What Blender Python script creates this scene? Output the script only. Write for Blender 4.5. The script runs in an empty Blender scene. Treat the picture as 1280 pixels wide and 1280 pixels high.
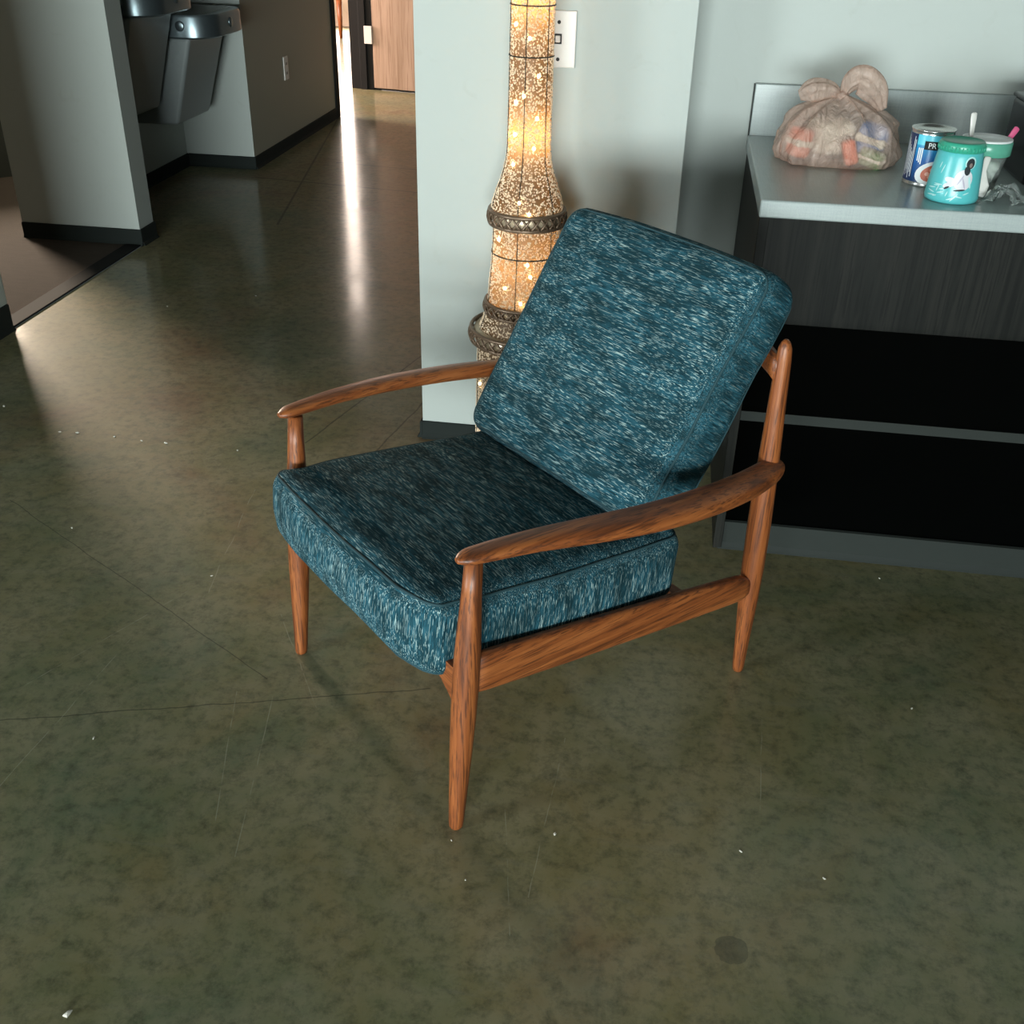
import bpy, math, random
from mathutils import Vector, Matrix, noise
R = math.radians
PI = math.pi
random.seed(7)
scene = bpy.context.scene
COL = scene.collection

# ------------------------------------------------------------------ camera
cam_d = bpy.data.cameras.new('camera'); cam = bpy.data.objects.new('camera', cam_d); COL.objects.link(cam)
PITCH, ROLL, YAW, CAMH = R(30.783), R(1.476), R(-7.823), 1.48
cp, sp = math.cos(PITCH), math.sin(PITCH)
fw = Vector((math.sin(YAW)*cp, math.cos(YAW)*cp, -sp)); rt0 = Vector((math.cos(YAW), -math.sin(YAW), 0)); up0 = rt0.cross(fw)
rt = math.cos(ROLL)*rt0 + math.sin(ROLL)*up0; up = -math.sin(ROLL)*rt0 + math.cos(ROLL)*up0
mw = Matrix((rt, up, -fw)).transposed().to_4x4(); mw.translation = (0, 0, CAMH); cam.matrix_world = mw
cam_d.sensor_fit = 'HORIZONTAL'; cam_d.sensor_width = 36; cam_d.lens = 36*1317.93/1280; cam_d.clip_start = .05; cam_d.clip_end = 200
scene.camera = cam

# ------------------------------------------------------------------ world and lights
w = bpy.data.worlds.new('world'); scene.world = w; w.use_nodes = True
w.node_tree.nodes['Background'].inputs[0].default_value = (.75, .9, 1, 1); w.node_tree.nodes['Background'].inputs[1].default_value = .15
def area(name, loc, direction, sx, sy, power, color, spread=180):
    d = bpy.data.lights.new(name, 'AREA'); d.shape = 'RECTANGLE'; d.size = sx; d.size_y = sy; d.energy = power; d.color = color; d.spread = R(spread)
    o = bpy.data.objects.new(name, d); COL.objects.link(o); o.location = loc
    o.rotation_euler = Vector(direction).to_track_quat('-Z', 'Z').to_euler(); return o
area('daylight_front_window', (-.2, -8.12, .95), (0, 1, 0), 5.0, 1.7, 1220, (.88, .98, .97))
area('daylight_left_window', (-5.12, -1.9, .85), (1, .12, 0), 3.0, 1.5, 480, (.88, .98, 1.0))
area('daylight_side_room_window', (-5.08, 6.5, 1.6), (.70, -.72, -.14), .32, 1.0, 260, (1, .82, .64))
area('daylight_far_window', (-3.75, 12.95, 1.78), (.1, -1, 0), 1.1, 3.4, 150, (1, .84, .73))
area('daylight_far_side_window', (-6.6, 9.0, 1.6), (1, -.05, -.3), 1.6, 1.6, 800, (1, .78, .69))
vs = scene.view_settings; vs.view_transform = 'Standard'; vs.look = 'None'; vs.exposure = 0; vs.gamma = 1; vs.use_curve_mapping = False

# ------------------------------------------------------------------ helpers
def tag(o, label=None, cat=None, group=None, kind=None):
    if label: o['label'] = label
    if cat: o['category'] = cat
    if group: o['group'] = group
    if kind: o['kind'] = kind
    return o
def empty(name, loc=(0, 0, 0), rz=0):
    o = bpy.data.objects.new(name, None); COL.objects.link(o); o.location = loc; o.rotation_euler = (0, 0, rz); o.empty_display_size = .05; return o
def mk(name, v, f, mat, parent=None, smooth=True, fm=None):
    me = bpy.data.meshes.new(name); me.from_pydata([tuple(p) for p in v], [], f); me.update()
    for m in (mat if isinstance(mat, (list, tuple)) else [mat]): me.materials.append(m)
    if smooth: me.polygons.foreach_set('use_smooth', [True]*len(me.polygons))
    if fm: me.polygons.foreach_set('material_index', fm)
    o = bpy.data.objects.new(name, me); COL.objects.link(o)
    if parent: o.parent = parent
    return o
def boxdata(x0, x1, y0, y1, z0, z1):
    v = [(x, y, z) for z in (z0, z1) for y in (y0, y1) for x in (x0, x1)]
    return v, [(0, 2, 3, 1), (4, 5, 7, 6), (0, 1, 5, 4), (2, 6, 7, 3), (0, 4, 6, 2), (1, 3, 7, 5)]
def box(name, x0, x1, y0, y1, z0, z1, mat, parent=None, bev=0):
    v, f = boxdata(x0, x1, y0, y1, z0, z1); o = mk(name, v, f, mat, parent, False)
    if bev:
        m = o.modifiers.new('bevel', 'BEVEL'); m.width = bev; m.segments = 2; m.limit_method = 'ANGLE'
    return o
def struct(o): o['kind'] = 'structure'; return o
def loft(rings, cap=True, closed=True):
    n = len(rings[0]); v = [p for r in rings for p in r]; f = []
    for i in range(len(rings)-1):
        for j in range(n if closed else n-1):
            k = (j+1) % n; f.append((i*n+j, i*n+k, (i+1)*n+k, (i+1)*n+j))
    if cap:
        f.append(tuple(range(n))[::-1]); f.append(tuple((len(rings)-1)*n+j for j in range(n)))
    return v, f
def ell(c, a, b, n=20, e=1.0):
    c, a, b = Vector(c), Vector(a), Vector(b); out = []
    for j in range(n):
        t = 2*PI*j/n; ct, st = math.cos(t), math.sin(t)
        out.append(c + a*math.copysign(abs(ct)**e, ct) + b*math.copysign(abs(st)**e, st))
    return out
def lathe(profile, n=32, c=(0, 0)):
    return loft([[Vector((c[0]+r*math.cos(2*PI*j/n), c[1]+r*math.sin(2*PI*j/n), z)) for j in range(n)] for r, z in profile])
def tubedata(pts, r, n=8, closed=False):
    pts = [Vector(p) for p in pts]; rings = []; N = len(pts); up_ = Vector((0, 0, 1))
    nrm = None
    for i, p in enumerate(pts):
        t = (pts[(i+1) % N]-pts[i-1]) if closed else (pts[min(i+1, N-1)]-pts[max(i-1, 0)])
        t.normalize()
        if nrm is None: nrm = t.orthogonal().normalized()
        else:
            nrm = nrm - t*nrm.dot(t)
            nrm = nrm.normalized() if nrm.length > 1e-6 else t.orthogonal().normalized()
        b = t.cross(nrm); rr = r[i] if isinstance(r, (list, tuple)) else r
        rings.append([p+nrm*rr*math.cos(2*PI*j/n)+b*rr*math.sin(2*PI*j/n) for j in range(n)])
    if closed:
        rings.append(rings[0]); return loft(rings, cap=False)
    return loft(rings)
def merge(parts):
    V, F = [], []
    for v, f in parts:
        o = len(V); V += list(v); F += [tuple(i+o for i in q) for q in f]
    return V, F
def roundbox(h, r, n=10, fn=None):
    """rounded box, half sizes h, edge radius r; fn(p, h) reshapes each point"""
    hx, hy, hz = h
    def axis(hh):
        a = [-hh + r*t for t in (0, .12, .3, .55, .8)]; m = [(-hh+r) + (2*(hh-r))*i/n for i in range(n+1)]
        return a + m + [-x for x in reversed(a)]
    ax, ay, az = axis(hx), axis(hy), axis(hz); idx = {}; V = []; F = []
    def vid(x, y, z):
        k = (round(x, 6), round(y, 6), round(z, 6))
        if k in idx: return idx[k]
        q = Vector((x, y, z)); inn = Vector((max(-(hx-r), min(hx-r, x)), max(-(hy-r), min(hy-r, y)), max(-(hz-r), min(hz-r, z))))
        d = q-inn
        if d.length > 1e-9: q = inn + d.normalized()*r
        if fn: q = fn(q, h)
        idx[k] = len(V); V.append(q); return idx[k]
    def grid(A, B, mkp, flip):
        for i in range(len(A)-1):
            for j in range(len(B)-1):
                q = [vid(*mkp(A[i], B[j])), vid(*mkp(A[i+1], B[j])), vid(*mkp(A[i+1], B[j+1])), vid(*mkp(A[i], B[j+1]))]
                F.append(tuple(q[::-1] if flip else q))
    grid(ax, ay, lambda a, b: (a, b, hz), False); grid(ax, ay, lambda a, b: (a, b, -hz), True)
    grid(ax, az, lambda a, b: (a, -hy, b), False); grid(ax, az, lambda a, b: (a, hy, b), True)
    grid(ay, az, lambda a, b: (hx, a, b), False); grid(ay, az, lambda a, b: (-hx, a, b), True)
    return V, F
def catmull(P, n):
    P = [Vector(p) for p in P]; P = [2*P[0]-P[1]] + P + [2*P[-1]-P[-2]]; out = []
    for i in range(1, len(P)-2):
        a, b, c, d = P[i-1:i+3]
        for k in range(n):
            t = k/n; out.append(.5*((2*b)+(c-a)*t+(2*a-5*b+4*c-d)*t*t+(3*b-a-3*c+d)*t**3))
    out.append(P[-2]); return out

# ------------------------------------------------------------------ materials
class NT:
    def __init__(s, name):
        s.m = bpy.data.materials.new(name); s.m.use_nodes = True; s.t = s.m.node_tree; s.b = s.t.nodes['Principled BSDF']
    def n(s, typ, **kw):
        x = s.t.nodes.new(typ)
        for k, v in kw.items(): setattr(x, k, v)
        return x
    def l(s, a, b): s.t.links.new(a, b)
    def pos(s, scale=(1, 1, 1), src='Object', rot=(0, 0, 0)):
        if src == 'World': o = s.n('ShaderNodeNewGeometry').outputs['Position']
        else: o = s.n('ShaderNodeTexCoord').outputs[src]
        mp = s.n('ShaderNodeMapping'); mp.inputs['Scale'].default_value = scale; mp.inputs['Rotation'].default_value = rot; s.l(o, mp.inputs[0]); return mp.outputs[0]
    def noise(s, vec, scale, detail=4, rough=.55, dist=0):
        x = s.n('ShaderNodeTexNoise'); x.inputs['Scale'].default_value = scale; x.inputs['Detail'].default_value = detail; x.inputs['Roughness'].default_value = rough; x.inputs['Distortion'].default_value = dist
        s.l(vec, x.inputs['Vector']); return x.outputs['Fac']
    def ramp(s, fac, stops):
        x = s.n('ShaderNodeValToRGB'); e = x.color_ramp.elements
        while len(e) < len(stops): e.new(.5)
        for i, (p, c) in enumerate(stops): e[i].position = p; e[i].color = (*c, 1) if len(c) == 3 else c
        s.l(fac, x.inputs[0]); return x.outputs[0]
    def mix(s, fac, a, b, mode='MIX'):
        x = s.n('ShaderNodeMix', data_type='RGBA', blend_type=mode)
        for i, q in ((0, fac), (6, a), (7, b)):
            if hasattr(q, 'is_linked'): s.l(q, x.inputs[i])
            else: x.inputs[i].default_value = q if i == 0 else (*q, 1)
        return x.outputs[2]
    def math(s, op, a, b=0.0, c=0.0, clamp=False):
        x = s.n('ShaderNodeMath', operation=op, use_clamp=clamp)
        for i, q in ((0, a), (1, b), (2, c)):
            if hasattr(q, 'is_linked'): s.l(q, x.inputs[i])
            else: x.inputs[i].default_value = q
        return x.outputs[0]
    def bump(s, h, strength=.3, dist=.002):
        x = s.n('ShaderNodeBump'); x.inputs['Strength'].default_value = strength; x.inputs['Distance'].default_value = dist; s.l(h, x.inputs['Height']); s.l(x.outputs[0], s.b.inputs['Normal'])
    def set(s, **kw):
        for k, v in kw.items():
            i = s.b.inputs[k.replace('_', ' ')]
            if hasattr(v, 'is_linked'): s.l(v, i)
            else: i.default_value = (*v, 1) if isinstance(v, tuple) and len(v) == 3 else v
        return s
def plain(name, col, rough=.5, metal=0, **kw):
    t = NT(name); t.set(Base_Color=col, Roughness=rough, Metallic=metal, **kw)
    nz = t.noise(t.pos(), 60, 3); c = t.mix(t.math('MULTIPLY', nz, .35), col, tuple(x*.72 for x in col)); t.l(c, t.b.inputs['Base Color'])
    if sum(col) < .12: t.b.inputs['Specular IOR Level'].default_value = .15
    return t.m
def wall_mat(name, col, dirt=(.30, .30, .25)):
    t = NT(name); p = t.pos(src='World'); n1 = t.noise(p, 1.3, 5, .6); n2 = t.noise(p, 14, 4, .6, 1.0); n3 = t.noise(p, 160, 2)
    c = t.mix(t.math('MULTIPLY', n1, .25), col, tuple(x*.80 for x in col))
    c = t.mix(t.ramp(n2, [(.60, (0, 0, 0)), (.75, (.16, .16, .16))]), c, dirt)
    t.set(Base_Color=c, Roughness=.55); t.bump(t.math('ADD', t.math('MULTIPLY', n3, .5), n2), .12, .002); return t.m
MW = wall_mat('painted wall', (.425, .465, .438))
MW_OLIVE = wall_mat('olive warm-lit wall', (.33, .32, .25))  # olive puts the corridor's dim warm light into the wall colour
MW_DARK = plain('dark wall tone', (.03, .034, .03), .6)
M_CEIL = plain('ceiling paint', (.10, .10, .095), .8)
M_BASE = plain('rubber base', (.018, .023, .021), .8)
M_BLACK = plain('black trim', (.010, .011, .011), .75)
M_WHITE = plain('white plastic', (.72, .70, .66), .35)
M_SLOT = plain('slot dark', (.03, .03, .03), .5)

def floor_mat():
    t = NT('stained concrete'); p = t.pos(src='World')
    n1 = t.noise(p, 1.1, 5, .6, .8); n2 = t.noise(p, 4.5, 8, .72, .5); n3 = t.noise(p, 30, 8, .75, .15); n4 = t.noise(p, 170, 3, .6)
    st = t.noise(t.pos((2.0, 11, 1), 'World', (0, 0, R(38))), 3.0, 5, .65, .6)
    c = t.ramp(n1, [(.34, (.120, .158, .098)), (.45, (.178, .186, .094)), (.54, (.225, .195, .092)), (.64, (.215, .146, .078))])
    c = t.mix(t.ramp(n2, [(.40, (0, 0, 0)), (.62, (.75, .75, .75))]), c, (.285, .262, .158))
    c = t.mix(t.ramp(n3, [(.32, (.65, .65, .65)), (.54, (0, 0, 0))]), c, (.046, .052, .032))
    c = t.mix(t.ramp(st, [(.55, (0, 0, 0)), (.80, (.45, .45, .45))]), c, (.21, .21, .15))
    c = t.mix(t.ramp(n4, [(.56, (0, 0, 0)), (.75, (.35, .35, .35))]), c, (.20, .20, .14))
    sx = t.n('ShaderNodeSeparateXYZ'); t.l(t.n('ShaderNodeNewGeometry').outputs['Position'], sx.inputs[0]); X, Y = sx.outputs[0], sx.outputs[1]
    wob = t.math('MULTIPLY', t.math('SUBTRACT', t.noise(p, 7, 3), .5), .05)
    def seg(a, b, wd, wobble=0.0):
        ax, ay = a; bx, by = b; L = math.hypot(bx-ax, by-ay); ux, uy = (bx-ax)/L, (by-ay)/L
        s_ = t.math('ADD', t.math('MULTIPLY', X, ux), t.math('MULTIPLY_ADD', Y, uy, -(ax*ux+ay*uy)))
        d_ = t.math('ADD', t.math('MULTIPLY', X, -uy), t.math('MULTIPLY_ADD', Y, ux, (ax*uy-ay*ux)))
        if wobble: d_ = t.math('ADD', d_, t.math('MULTIPLY', wob, wobble))
        m = t.math('LESS_THAN', t.math('ABSOLUTE', d_), wd)
        return t.math('MULTIPLY', m, t.math('LESS_THAN', t.math('ABSOLUTE', t.math('SUBTRACT', s_, L/2)), L/2))
    def add(lst):
        o = None
        for q in lst: m = seg(*q); o = m if o is None else t.math('MAXIMUM', o, m)
        return o
    brk = t.ramp(t.noise(p, 19, 3), [(.42, (0, 0, 0)), (.55, (1, 1, 1))])
    dark = add([((-1.35, 1.42), (-.40, 1.70), .0016, .5), ((-1.70, 2.27), (-.75, 1.67), .0012, .3), ((-2.01, 6.371), (-.7, 6.20), .008), ((-2.35, 5.90), (-.7, 5.70), .008), ((-2.45, 8.0), (-1.9, 5.0), .006), ((-1.02, 2.75), (-.80, 3.6), .003, .4), ((-.80, 2.72), (-.68, 3.4), .003, .4)])
    light = add([((-1.24, 2.63), (-1.55, 2.30), .0010, .1), ((-1.07, 2.45), (-1.00, 1.95), .0011, .4), ((-.80, 1.62), (-.70, 1.25), .0010, .1), ((-.72, 1.62), (-.64, 1.20), .0010, .1), ((-1.7, 2.35), (-1.2, 2.75), .0010, .1), ((-1.25, 1.55), (-1.05, 1.95), .0012, .1),
                 ((-.20, 1.45), (-.14, 1.12), .0009, .3), ((-.10, 1.60), (-.12, 1.20), .0009, .3), ((-1.15, 1.1), (-1.1, 1.75), .0010, .2), ((.30, 1.75), (.28, 1.45), .0009, .2), ((-.8, 1.9), (-.62, 1.60), .0009, .3)])
    c = t.mix(t.math('MULTIPLY', dark, .55), c, (.025, .026, .02))
    c = t.mix(t.math('MULTIPLY', t.math('MULTIPLY', light, brk), .40), c, (.40, .40, .30))
    # dark oil stain
    dx = t.math('SUBTRACT', X, .218); dy = t.math('SUBTRACT', Y, 1.149)
    dd = t.math('ADD', t.math('SQRT', t.math('ADD', t.math('MULTIPLY', dx, dx), t.math('MULTIPLY', dy, dy))), t.math('MULTIPLY', t.math('SUBTRACT', t.noise(p, 26, 2), .5), .035))
    c = t.mix(t.math('MULTIPLY', t.math('LESS_THAN', dd, .026), .42), c, (.035, .042, .030))
    t.set(Base_Color=c, Roughness=t.ramp(n2, [(.3, (.50, .50, .50)), (.7, (.62, .62, .62))])); t.b.inputs['IOR'].default_value = 1.5; t.b.inputs['Specular IOR Level'].default_value = .14; t.b.inputs['Coat Weight'].default_value = .5; t.l(t.ramp(n2, [(.3, (.11, .11, .11)), (.7, (.20, .20, .20))]), t.b.inputs['Coat Roughness'])
    t.bump(t.math('ADD', n3, n4), .05, .002); return t.m
M_FLOOR = floor_mat()
def carpet_mat():
    t = NT('brown carpet'); p = t.pos(src='World'); n = t.noise(p, 240, 3); q = t.noise(t.pos((3, 14, 1), 'World', (0, 0, R(20))), 4, 5, .7)
    t.set(Base_Color=t.mix(n, (.05, .038, .028), t.mix(q, (.018, .014, .011), (.10, .074, .054))), Roughness=.95); t.bump(n, .6, .004); return t.m
M_CARPET = carpet_mat()
def wood_mat(name, axis, c0=(.070, .020, .007), c1=(.24, .066, .016), c2=(.35, .110, .029), rough=.45, f=1.0):
    t = NT(name); s = [55*f, 55*f, 55*f]; s[axis] = 2.2*f; p = t.pos(tuple(s)); n = t.noise(p, 1.0, 5, .62, .5)
    s2 = [340*f]*3; s2[axis] = 10*f; g = t.noise(t.pos(tuple(s2)), 1.0, 3)
    c = t.ramp(n, [(.30, c0), (.47, c1), (.62, c2), (.72, c1)])
    c = t.mix(t.ramp(g, [(.38, (.80, .80, .80)), (.47, (0, 0, 0))]), c, c0)
    t.set(Base_Color=c, Roughness=rough); t.b.inputs['Coat Weight'].default_value = .07; t.b.inputs['Coat Roughness'].default_value = .3; t.bump(g, .15, .001); return t.m
W_Z, W_Y, W_X = [wood_mat('teak '+n, a) for n, a in (('upright', 2), ('lengthwise', 1), ('crosswise', 0))]
def fabric(name, along, fleck=.9):
    """chenille: dark teal pile with broken pale threads running along one axis"""
    t = NT(name); s = [760.]*3; s[along] = 44.; n = t.noise(t.pos(tuple(s)), 1.0, 1, .4)
    s2 = [300.]*3; s2[along] = 30.; nb = t.noise(t.pos(tuple(s2)), 1.0, 3, .6)
    s3 = [34.]*3; s3[along] = 11.; nc = t.noise(t.pos(tuple(s3)), 1.0, 3, .6); fine = t.noise(t.pos(), 700, 2)
    c = t.ramp(nb, [(.34, (.007, .031, .043)), (.52, (.024, .098, .135)), (.70, (.046, .165, .218))])
    c = t.mix(t.ramp(nc, [(.36, (.85, .85, .85)), (.60, (0, 0, 0))]), c, (.009, .030, .037))
    fl = t.math('MULTIPLY', t.ramp(n, [(.610, (0, 0, 0)), (.632, (1, 1, 1))]), t.ramp(nc, [(.36, (.35, .35, .35)), (.58, (1, 1, 1))]))
    c = t.mix(t.math('MULTIPLY', fl, fleck), c, (.48, .64, .62))
    c = t.mix(t.math('MULTIPLY', fine, .35), c, (.012, .042, .052))
    t.set(Base_Color=c, Roughness=.88); t.b.inputs['Specular IOR Level'].default_value = .06
    t.bump(t.math('ADD', t.math('MULTIPLY', n, .7), t.math('ADD', nb, t.math('MULTIPLY', fine, .4))), .75, .003); return t.m
F_X, F_Z, F_S = fabric('chenille threads across', 0), fabric('chenille threads upright', 2), fabric('chenille cushion border', 1, .3)
M_PIPE = plain('welt fabric', (.014, .052, .064), .85)
def laminate(name, a, b, rough=.3):
    t = NT(name); p1 = t.noise(t.pos((14, 300, 300)), 1, 3); p2 = t.noise(t.pos((300, 300, 14)), 1, 3); p3 = t.noise(t.pos((300, 14, 300)), 1, 3)
    t.set(Base_Color=t.mix(t.math('MULTIPLY', t.math('ADD', p1, t.math('ADD', p2, p3)), .40), a, b), Roughness=rough); return t.m
M_TOP = laminate('linen laminate', (.22, .26, .26), (.40, .45, .44), .26)
M_CAB = wood_mat('dark cabinet laminate', 2, (.005, .006, .005), (.011, .012, .010), (.018, .018, .015), .5, .6)
M_CAB.node_tree.nodes['Principled BSDF'].inputs['Specular IOR Level'].default_value = .15; M_CAB.node_tree.nodes['Principled BSDF'].inputs['Coat Weight'].default_value = 0
M_SHELFTOP = plain('black shelf laminate', (.006, .008, .007), .6)
M_EDGE = plain('grey edge band', (.026, .031, .028), .5)
M_STEEL = plain('stainless steel', (.20, .25, .27), .33, .85)
M_GREYP = plain('grey enamel', (.26, .29, .29), .4)
M_SINK = plain('dark basin', (.06, .06, .06), .25, .8)
M_DOORW = wood_mat('pale maple door', 2, (.24, .15, .095), (.32, .215, .145), (.38, .26, .185), .5, .35)
M_GLASS = NT('window glass').set(Base_Color=(.95, 1, 1), Roughness=.02, Transmission_Weight=1.0).m

# ------------------------------------------------------------------ the setting
WL = -2.385          # face of the left wall
struct(mk('floor', [(-5.2, -8.3, 0), (3.4, -8.3, 0), (3.4, 13.2, 0), (WL, 13.2, 0), (WL, 1.95, 0), (-5.2, 1.95, 0)], [(0, 1, 2, 3, 4, 5)], M_FLOOR, None, False))
struct(mk('floor_far_room', [(-9, 7.9, 0), (WL, 7.9, 0), (WL, 13.2, 0), (-9, 13.2, 0)], [(0, 1, 2, 3)], M_FLOOR, None, False))
struct(mk('floor_alcove', [(-2.9, 4.53, 0), (WL, 4.53, 0), (WL, 7.9, 0), (-2.9, 7.9, 0)], [(0, 1, 2, 3)], M_FLOOR, None, False))
struct(mk('floor_carpet', [(-7, 2, .004), (WL-.02, 2, .004), (WL-.02, 4.52, .004), (-2.97, 4.52, .004), (-2.97, 7.6, .004), (-7, 7.6, .004)], [(0, 1, 2, 3, 4, 5)], M_CARPET, None, False))
struct(box('ceiling', -7.1, 3.4, -8.3, 7.8, 2.8, 2.9, M_CEIL))
struct(box('ceiling_far_room', -9, 3.4, 7.7, 13.3, 3.8, 3.9, M_CEIL)); struct(box('wall_far_lintel', -3, -.6, 7.7, 7.8, 2.8, 3.8, MW))
struct(box('wall_left', WL-.14, WL, 1.9, 3.44, 0, 2.8, MW))
struct(box('wall_pier', -2.965, WL, 4.53, 4.67, 0, 2.8, MW))
struct(box('wall_alcove_left', -2.96, -2.83, 4.67, 6.1, 0, 2.8, MW))
struct(box('wall_alcove_back', -2.96, WL-.03, 6.09, 7.80, 0, 2.8, [MW, MW_OLIVE]))
cw = bpy.data.objects['wall_alcove_back']; cw.data.polygons[5].material_index = 1
struct(box('wall_centre', -.678, .032, 2.865, 8.9, 0, 2.8, [MW, MW_DARK])); bpy.data.objects['wall_centre'].data.polygons[4].material_index = 1   # unseen corridor side, colour darkened to cut bounced light
struct(box('wall_right', .032, 3.3, 3.06, 3.2, 0, 2.8, MW))
struct(box('wall_side', 3.25, 3.4, -8.2, 3.2, 0, 2.8, MW_DARK))
struct(box('wall_far_door', -1.55, .03, 8.98, 9.1, 0, 3.8, MW))
# wall behind the camera with its tall window
wbm = wall_mat('grey wall', (.20, .21, .20))
struct(box('wall_front_left', -5.2, -2.75, -8.2, -8.0, 0, 2.8, wbm)); struct(box('wall_front_right', 2.35, 3.4, -8.2, -8.0, 0, 2.8, wbm))
struct(box('wall_front_top', -2.75, 2.35, -8.2, -8.0, 1.85, 2.8, wbm)); struct(box('wall_front_sill', -2.75, 2.35, -8.2, -8.0, 0, .05, wbm))
struct(box('wall_main_left', -5.2, -5, -8.0, -3.42, 0, 2.8, wbm)); struct(box('wall_main_left_far', -5.2, -5, -.38, 1.9, 0, 2.8, wbm)); struct(box('wall_main_left_top', -5.2, -5, -3.42, -.38, 1.65, 2.8, wbm)); struct(box('wall_main_left_sill', -5.2, -5, -3.42, -.38, 0, .08, wbm))
w3 = empty('window_3', (-5.02, -1.9, .08)); struct(w3)
for y in (-1.5, -.5, .5, 1.5): box('window_mullion', -.03, .03, y-.02, y+.02, 0, 1.57, M_BLACK, w3)
wf = empty('window_1', (-.2, -8.02, .05)); struct(wf)
for x in (-2.53, -1.26, 0, 1.26, 2.53): box('window_mullion', x-.02, x+.02, -.03, .03, 0, 1.80, M_BLACK, wf)
# side room behind the left doorway
struct(box('wall_side_room_left', -7.1, -7, 2, 7.7, 0, 2.8, MW_DARK)); struct(box('wall_side_room_near', -7, WL-.14, 1.9, 2.0, 0, 2.8, MW_DARK))
struct(box('wall_side_room_back', -7, -2.96, 7.5, 7.6, 0, 2.8, MW_DARK))
struct(box('wall_side_room_shade_block', -.75, .75, -.05, .05, 0, .55, MW_DARK)); sr = bpy.data.objects['wall_side_room_shade_block']; sr.location = (-3.85, 5.45, 0); sr.rotation_euler = (0, 0, R(45))  # low block added to shade the carpet from the side window
w2 = empty('window_2', (-5.13, 6.55, 1.07), R(43)); struct(w2)
for a in ((-.40, -.35, 0, 1.1), (.35, .40, 0, 1.1), (-.40, .40, -.05, 0), (-.40, .40, 1.1, 1.15)): box('window_frame', a[0], a[1], .0, .05, a[2], a[3], M_BLACK, w2)
# far sunlit room
struct(box('wall_far_back', -9, .0, 13.1, 13.2, 0, 3.8, wall_mat('cream wall', (.75, .66, .55)))); struct(box('wall_far_left', -9.1, -9, 7.7, 13.2, 0, 3.8, bpy.data.materials['cream wall']))
struct(box('wall_far_near', -9, -2.96, 7.68, 7.80, 0, 3.8, bpy.data.materials['cream wall']))

# baseboards (cove base with a small toe)
def baseb(name, path, h=.075, t=.008):
    """path on the floor, room on the right-hand side of travel"""
    V, F = [], []
    parts = []
    for (ax, ay), (bx, by) in zip(path[:-1], path[1:]):
        d = Vector((bx-ax, by-ay, 0)); L = d.length; d.normalize(); n_ = Vector((d.y, -d.x, 0)); a = Vector((ax, ay, 0))-d*t*.0; b = Vector((bx, by, 0))+d*t
        prof = [(0.001, 0), (t*2.2, 0), (t*1.6, .006), (t, .016), (t, h-.004), (t*.6, h), (0.001, h)]
        parts.append(loft([[q+n_*u+Vector((0, 0, z)) for u, z in prof] for q in (a, b)]))
    V, F = merge(parts); return struct(mk(name, V, F, M_BASE, None, False))
baseb('baseboard_pier', [(-2.965, 4.53), (WL, 4.53)]); baseb('baseboard_pier_end', [(WL, 4.53), (WL, 4.67)])
baseb('baseboard_alcove_left', [(-2.83, 4.68), (-2.83, 6.08)], .07); baseb('baseboard_alcove_back', [(-2.82, 6.09), (WL-.03, 6.09)], .07)
baseb('baseboard_corridor', [(WL-.03, 6.09), (WL-.03, 7.72)], .07)
baseb('baseboard_left', [(WL, 1.9), (WL, 3.43)], .10)
baseb('baseboard_centre', [(-.678, 2.865), (.032, 2.865)], .055); baseb('baseboard_centre_side', [(-.678, 8.9), (-.678, 2.865)], .055)
baseb('baseboard_right', [(.032, 3.06), (.20, 3.06)], .055)
struct(box('trim_1', WL-.075, WL-.0, 3.44, 4.53, .0, .008, M_BLACK, None, .002))      # door threshold
struct(box('trim_2', WL-.10, WL-.018, 7.72, 7.80, 0, 2.4, M_BLACK, None, .004))        # dark edge frame at the corridor end
struct(box('wall_left_end', WL-.139, WL-.001, 3.438, 3.446, .10, 2.8, MW))

# far doorway: dark jamb and pale wooden door
dj = struct(empty('door_1', (-2.47, 8.97, 0), R(-11)))
dj.rotation_euler = (0, 0, R(-11))
box('door_jamb', -.19, .015, -.02, .12, 0, 2.1, M_BLACK, dj, .004); box('jamb_stop', -.10, -.04, -.035, -.02, 0, 2.1, M_BLACK, dj, .003)
box('door_leaf', .02, .92, -.03, .015, .018, 2.08, M_DOORW, dj, .003)
for z in (.35, 1.05, 1.8): box('hinge', -.045, .022, -.048, -.030, z, z+.13, M_WHITE, dj, .002)
box('door_gap_shade', .02, .92, -.01, .01, .002, .018, M_BLACK, dj)  # black strip standing in for the shade under the door leaf

# ------------------------------------------------------------------ the armchair
CH = empty('armchair', (-.227, 1.832, 0), R(-45.04))
tag(CH, 'teak lounge armchair with teal chenille seat and back cushions', 'armchair')
def leg(pts, flat=1.0):
    rings = []
    for (x, y, z, r) in pts: rings.append(ell((x, y, z), (r, 0, 0), (0, r*flat, 0), 20))
    v, f = loft(rings); return mk('leg', v, f, W_Z, CH)
def legpath(foot, top, prof):
    out = []
    for tt, r in prof:
        out.append((foot[0]+(top[0]-foot[0])*tt, foot[1]+(top[1]-foot[1])*tt, foot[2]+(top[2]-foot[2])*tt, r))
    return out
FP = [(0, .0105), (.006, .0128), (.02, .0138), (.15, .0168), (.30, .0200), (.45, .0225), (.58, .0232), (.68, .0225), (.80, .0195), (.90, .0168), (1, .0150)]
RP = [(0, .0095), (.006, .0116), (.02, .0126), (.12, .0158), (.25, .0205), (.36, .0230), (.50, .0235), (.62, .0220), (.75, .0190), (.88, .0160), (.95, .0145), (.978, .0128), (.992, .0090), (1, .0040)]
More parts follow.
